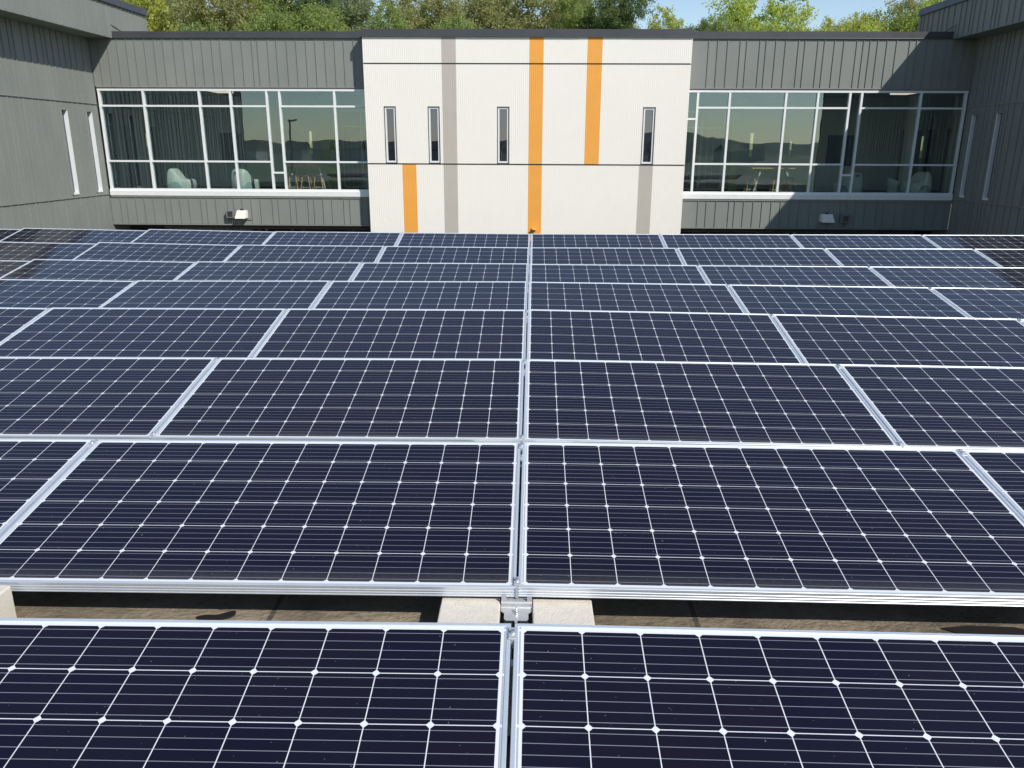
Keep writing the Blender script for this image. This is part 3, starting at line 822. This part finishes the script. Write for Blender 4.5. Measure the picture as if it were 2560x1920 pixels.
stool(8.02, 27.1, 'wooden stool in front of the middle of the right table')
stool(8.50, 27.2, 'wooden stool at the right end of the right table')

# ---------------------------------------------------------------- trees
def leaf_mat(name, c0, c1, c2):
    m, t, b = new_mat(name, rough=.6, spec=.25)
    gg = t.add('ShaderNodeNewGeometry')
    n = t.noise(t.coord(), .7, 3)
    f = t.m('ADD', t.m('MULTIPLY', gg.outputs['Random Per Island'], .55), t.m('MULTIPLY', n, .5))
    c = t.ramp(f, [(.2, c0), (.5, c1), (.85, c2)])
    t.link(c, b.inputs['Base Color'])
    tl = t.add('ShaderNodeBsdfTranslucent'); t.link(c, tl.inputs[0])
    mx = t.add('ShaderNodeMixShader'); mx.inputs[0].default_value = .6
    out = t.n['Material Output']; t.link(b.outputs[0], mx.inputs[1]); t.link(tl.outputs[0], mx.inputs[2]); t.link(mx.outputs[0], out.inputs[0])
    return m
LM = {'yellow': leaf_mat('yellow_green_leaves', (0.275, 0.318, 0.073), (0.485, 0.520, 0.117), (0.712, 0.712, 0.187)),
      'olive': leaf_mat('olive_brown_leaves', (0.270, 0.285, 0.115), (0.400, 0.410, 0.170), (0.540, 0.530, 0.245)),
      'mid': leaf_mat('mid_green_leaves', (0.200, 0.275, 0.080), (0.310, 0.395, 0.120), (0.415, 0.485, 0.161)),
      'dark': leaf_mat('dark_green_leaves', (0.095, 0.145, 0.055), (0.160, 0.230, 0.085), (0.270, 0.345, 0.130)),
      'bright': leaf_mat('bright_green_leaves', (0.275, 0.362, 0.073), (0.467, 0.572, 0.126), (0.712, 0.720, 0.205)),
      'grey': leaf_mat('grey_green_leaves', (0.210, 0.255, 0.125), (0.330, 0.375, 0.190), (0.432, 0.467, 0.257))}
bark = vary('grey_brown_bark', (.12, .10, .075), .9, 0, .25, 6, bump=.4, bscale=20)
def crown_mesh(seed, nleaf=22000):
    """unit crown: radius about 1, leaves clustered on many twig clumps spread through the volume"""
    rnd = random.Random(seed); clumps = []
    lobes = [(Vector((rnd.uniform(-.6, .6), rnd.uniform(-.6, .6), rnd.uniform(-.6, .62))), rnd.uniform(.32, .5)) for _ in range(15)]
    while len(clumps) < 330:
        c, rr = rnd.choice(lobes)
        d = Vector((rnd.gauss(0, 1), rnd.gauss(0, 1), rnd.gauss(0, 1))).normalized()
        clumps.append((c + d*rr*rnd.uniform(.55, 1.04), rnd.uniform(.07, .14)))
    vs = []; fs = []
    for _ in range(nleaf):
        c, rr = rnd.choice(clumps)
        p = c + Vector((rnd.gauss(0, 1), rnd.gauss(0, 1), rnd.gauss(0, .75)))*rr*.62
        s = rnd.uniform(.018, .034)
        nrm = Vector((rnd.gauss(0, 1), rnd.gauss(0, 1), rnd.gauss(.7, 1))).normalized()
        u = nrm.orthogonal().normalized(); w = nrm.cross(u); a = rnd.uniform(0, 6.28)
        u, w = u*math.cos(a)+w*math.sin(a), w*math.cos(a)-u*math.sin(a)
        o = len(vs)
        vs += [p-u*s, p-w*s*.55+nrm*s*.2, p+u*s, p+w*s*.55+nrm*s*.2]; fs.append((o, o+1, o+2, o+3))
    me = bpy.data.meshes.new('crown_mesh'); me.from_pydata([tuple(v) for v in vs], [], fs)
    me.materials.append(LM['mid'])
    return me, lobes
CR = [crown_mesh(s) for s in (3, 8, 15, 27)]
def tree(i, x, y, top, rad, kind, label, ztall=1.15):
    me, lobes = CR[i % 4]
    base = -3.0; zc = top - rad*ztall*.95
    root = empty('tree', label, 'tree', (x, y, base), 'trees rising behind the building roof')
    c = bpy.data.objects.new('crown', me); COL.objects.link(c); c.parent = root
    c.location = (0, 0, zc-base); c.scale = (rad, rad, rad*ztall); c.rotation_euler.z = i*1.7
    c.material_slots[0].link = 'OBJECT'; c.material_slots[0].material = LM[kind]
    t = MB(); H = zc - base
    t.tube((0, 0, 0), (.1, .05, H*.45), .04*rad+.10, .03*rad+.07, 10); t.tube((.1, .05, H*.45), (0, 0, H), .03*rad+.07, .04, 8)
    rz = i*1.7
    for lc, lr in lobes:
        p = Vector((lc.x*math.cos(rz)-lc.y*math.sin(rz), lc.x*math.sin(rz)+lc.y*math.cos(rz), lc.z*ztall))*rad
        t.tube((0, 0, H*.72), (p.x, p.y, H+p.z), .055, .018, 6)
    t.build('trunk', bark, root)
def px(u, v, Y):          # survey line: where the photo's sight line meets a plane Y
    d = fw*1.0 + rt2*((u-1280)/F) + up2*(-(v-960)/F); return EYE + d*((Y-EYE.y)/d.y)
KL = {'yellow': 'yellow green', 'olive': 'brownish olive', 'mid': 'mid green', 'dark': 'dark green', 'bright': 'bright sunlit green', 'grey': 'grey green'}
TR = [  # sight-line column, top row, crown radius, distance, leaves, where
 (150, -40, 3.6, 72, 'mid', 'behind the left wing'),
 (345, -60, 3.4, 70, 'yellow', 'beside the end of the left wing'),
 (440, -75, 3.6, 74, 'olive', 'second from the left wing'),
 (545, -60, 3.4, 69, 'olive', 'above the left windows, with thin pale twigs'),
 (640, -70, 3.2, 73, 'yellow', 'above the right part of the left windows'),
 (735, -90, 3.4, 66, 'dark', 'left of the white block and behind lighter leaves'),
 (800, -10, 2.9, 62, 'mid', 'low and rounded beside the left top of the white block'),
 (878, -40, 3.0, 76, 'grey', 'behind the left corner of the white block'),
 (960, 30, 2.7, 66, 'mid', 'the low one over the left part of the white block'),
 (1030, -10, 2.8, 73, 'mid', 'left of the grey stripe top'),
 (1085, -45, 2.9, 70, 'olive', 'above the grey stripe'),
 (1195, -55, 3.3, 75, 'grey', 'between the grey stripe and the first orange stripe'),
 (1290, -70, 3.3, 69, 'olive', 'just left of the full height orange stripe'),
 (1390, -65, 3.2, 73, 'olive', 'between the two tall orange stripes'),
 (1475, -40, 2.6, 66, 'mid', 'above the second tall orange stripe'),
 (1535, -25, 2.1, 63, 'dark', 'at the sky edge over the right of the white block'),
 (1615, 28, 2.3, 68, 'yellow', 'short, just right of the dark one'),
 (1685, 42, 1.9, 74, 'bright', 'small, last before the sky gap'),
 (1795, 34, 2.2, 70, 'mid', 'left shoulder of the big bright tree'),
 (1880, -14, 3.7, 74, 'bright', 'the broad one standing against the sky'),
 (2035, 52, 2.4, 78, 'yellow', 'low beyond the second sky gap'),
 (2115, 50, 2.4, 76, 'olive', 'low above the right windows'),
 (2215, 14, 2.9, 70, 'mid', 'left of the right wing'),
 (2300, -5, 3.0, 73, 'olive', 'orange tinged, beside the end of the right wing'),
 (1735, 60, 2.0, 66, 'dark', 'low dark one in the dip left of the big bright tree'),
 (1965, 58, 2.2, 64, 'mid', 'low at the foot of the big bright tree'),
 (2075, 60, 2.3, 62, 'bright', 'low between the two low yellow ones'),
 (2160, 46, 2.4, 64, 'yellow', 'low and left of the right wing trees'),
 (2395, -40, 3.6, 68, 'bright', 'rising behind the right wing coping'),
 (390, 40, 3.0, 60, 'yellow', 'low in front by the left wing'),
 (500, 45, 2.9, 60, 'mid', 'low in front above the left windows'),
 (700, 40, 2.8, 60, 'mid', 'low in front left of the white block'),
 (1140, 45, 2.6, 60, 'mid', 'low in front above the white block'),
]
for i, (u, v, rad, Y, kind, where) in enumerate(TR):
    p = px(u, v, Y); tree(i, p.x, Y, p.z, rad*1.2, kind, '%s tree %s' % (KL[kind], where))

# ---------------------------------------------------------------- country behind the camera, seen mirrored in the windows
def hills():
    mb = MB(); rnd = random.Random(4); NX = 120; rows = 5
    fm = vary('wooded_hillside', (.035, .055, .028), .95, 0, .5, .02)
    vs = []; fs = []
    for k in range(rows):
        for i in range(NX+1):
            x = -1600 + 3200*i/NX; yy = -(650 + k*110)
            h = (9 + 8*math.sin(x*.004+1) + 5*math.sin(x*.011) + 3*math.sin(x*.031+2) + rnd.uniform(0, 2.2))*k/3.9
            vs.append((x, yy, -4.7 + max(0, h)))
    for k in range(rows-1):
        for i in range(NX): a = k*(NX+1)+i; fs.append((a, a+1, a+NX+2, a+NX+1))
    mb.add(vs, fs); o = mb.build('hills', fm); tag(o, kind='structure')
hills()
def conifer_band():
    pass
lamp = empty('street_lamp', 'dark pole lamp far behind the camera, mirrored in the left windows', 'street lamp', (-21.6, -22, -4.6))
mb = MB(); mb.tube((0, 0, 0), (0, 0, 8.3), .11, .08, 12); mb.build('pole', M['coping'], lamp)
mb = MB(); mb.box(-.1, .75, -.17, .17, 8.2, 8.36); mb.build('lamp_head', M['coping'], lamp, bevel=.02)
wallm = [vary('house_wall_pale', (.5, .48, .44), .8, 0, .05, 1), vary('house_wall_tan', (.36, .29, .22), .8, 0, .05, 1)]
roofm = vary('house_shingles', (.12, .11, .105), .9, 0, .2, 1)
def house():
    h = empty('house', 'x', 'house', group='small gabled houses far behind the camera')
    mb = MB(); mb.box(-6, 6, -4, 4, 0, 5); mb.build('wall', wallm[0], h)
    mb = MB(); mb.prism([(-4.6, 4.9), (0, 8), (4.6, 4.9)], 'x', -6.5, 6.5); mb.build('roof', roofm, h)
    return h
hp = house(); rnd = random.Random(11)
for i in range(22):
    o = hp if i == 0 else copy_tree(hp)
    o.location = (-190 + i*17 + rnd.uniform(-5, 5), -rnd.uniform(230, 330), -4.6); o.rotation_euler.z = rnd.uniform(-.6, .6)
    o['label'] = 'small gabled house far behind the camera, in the mirrored town'
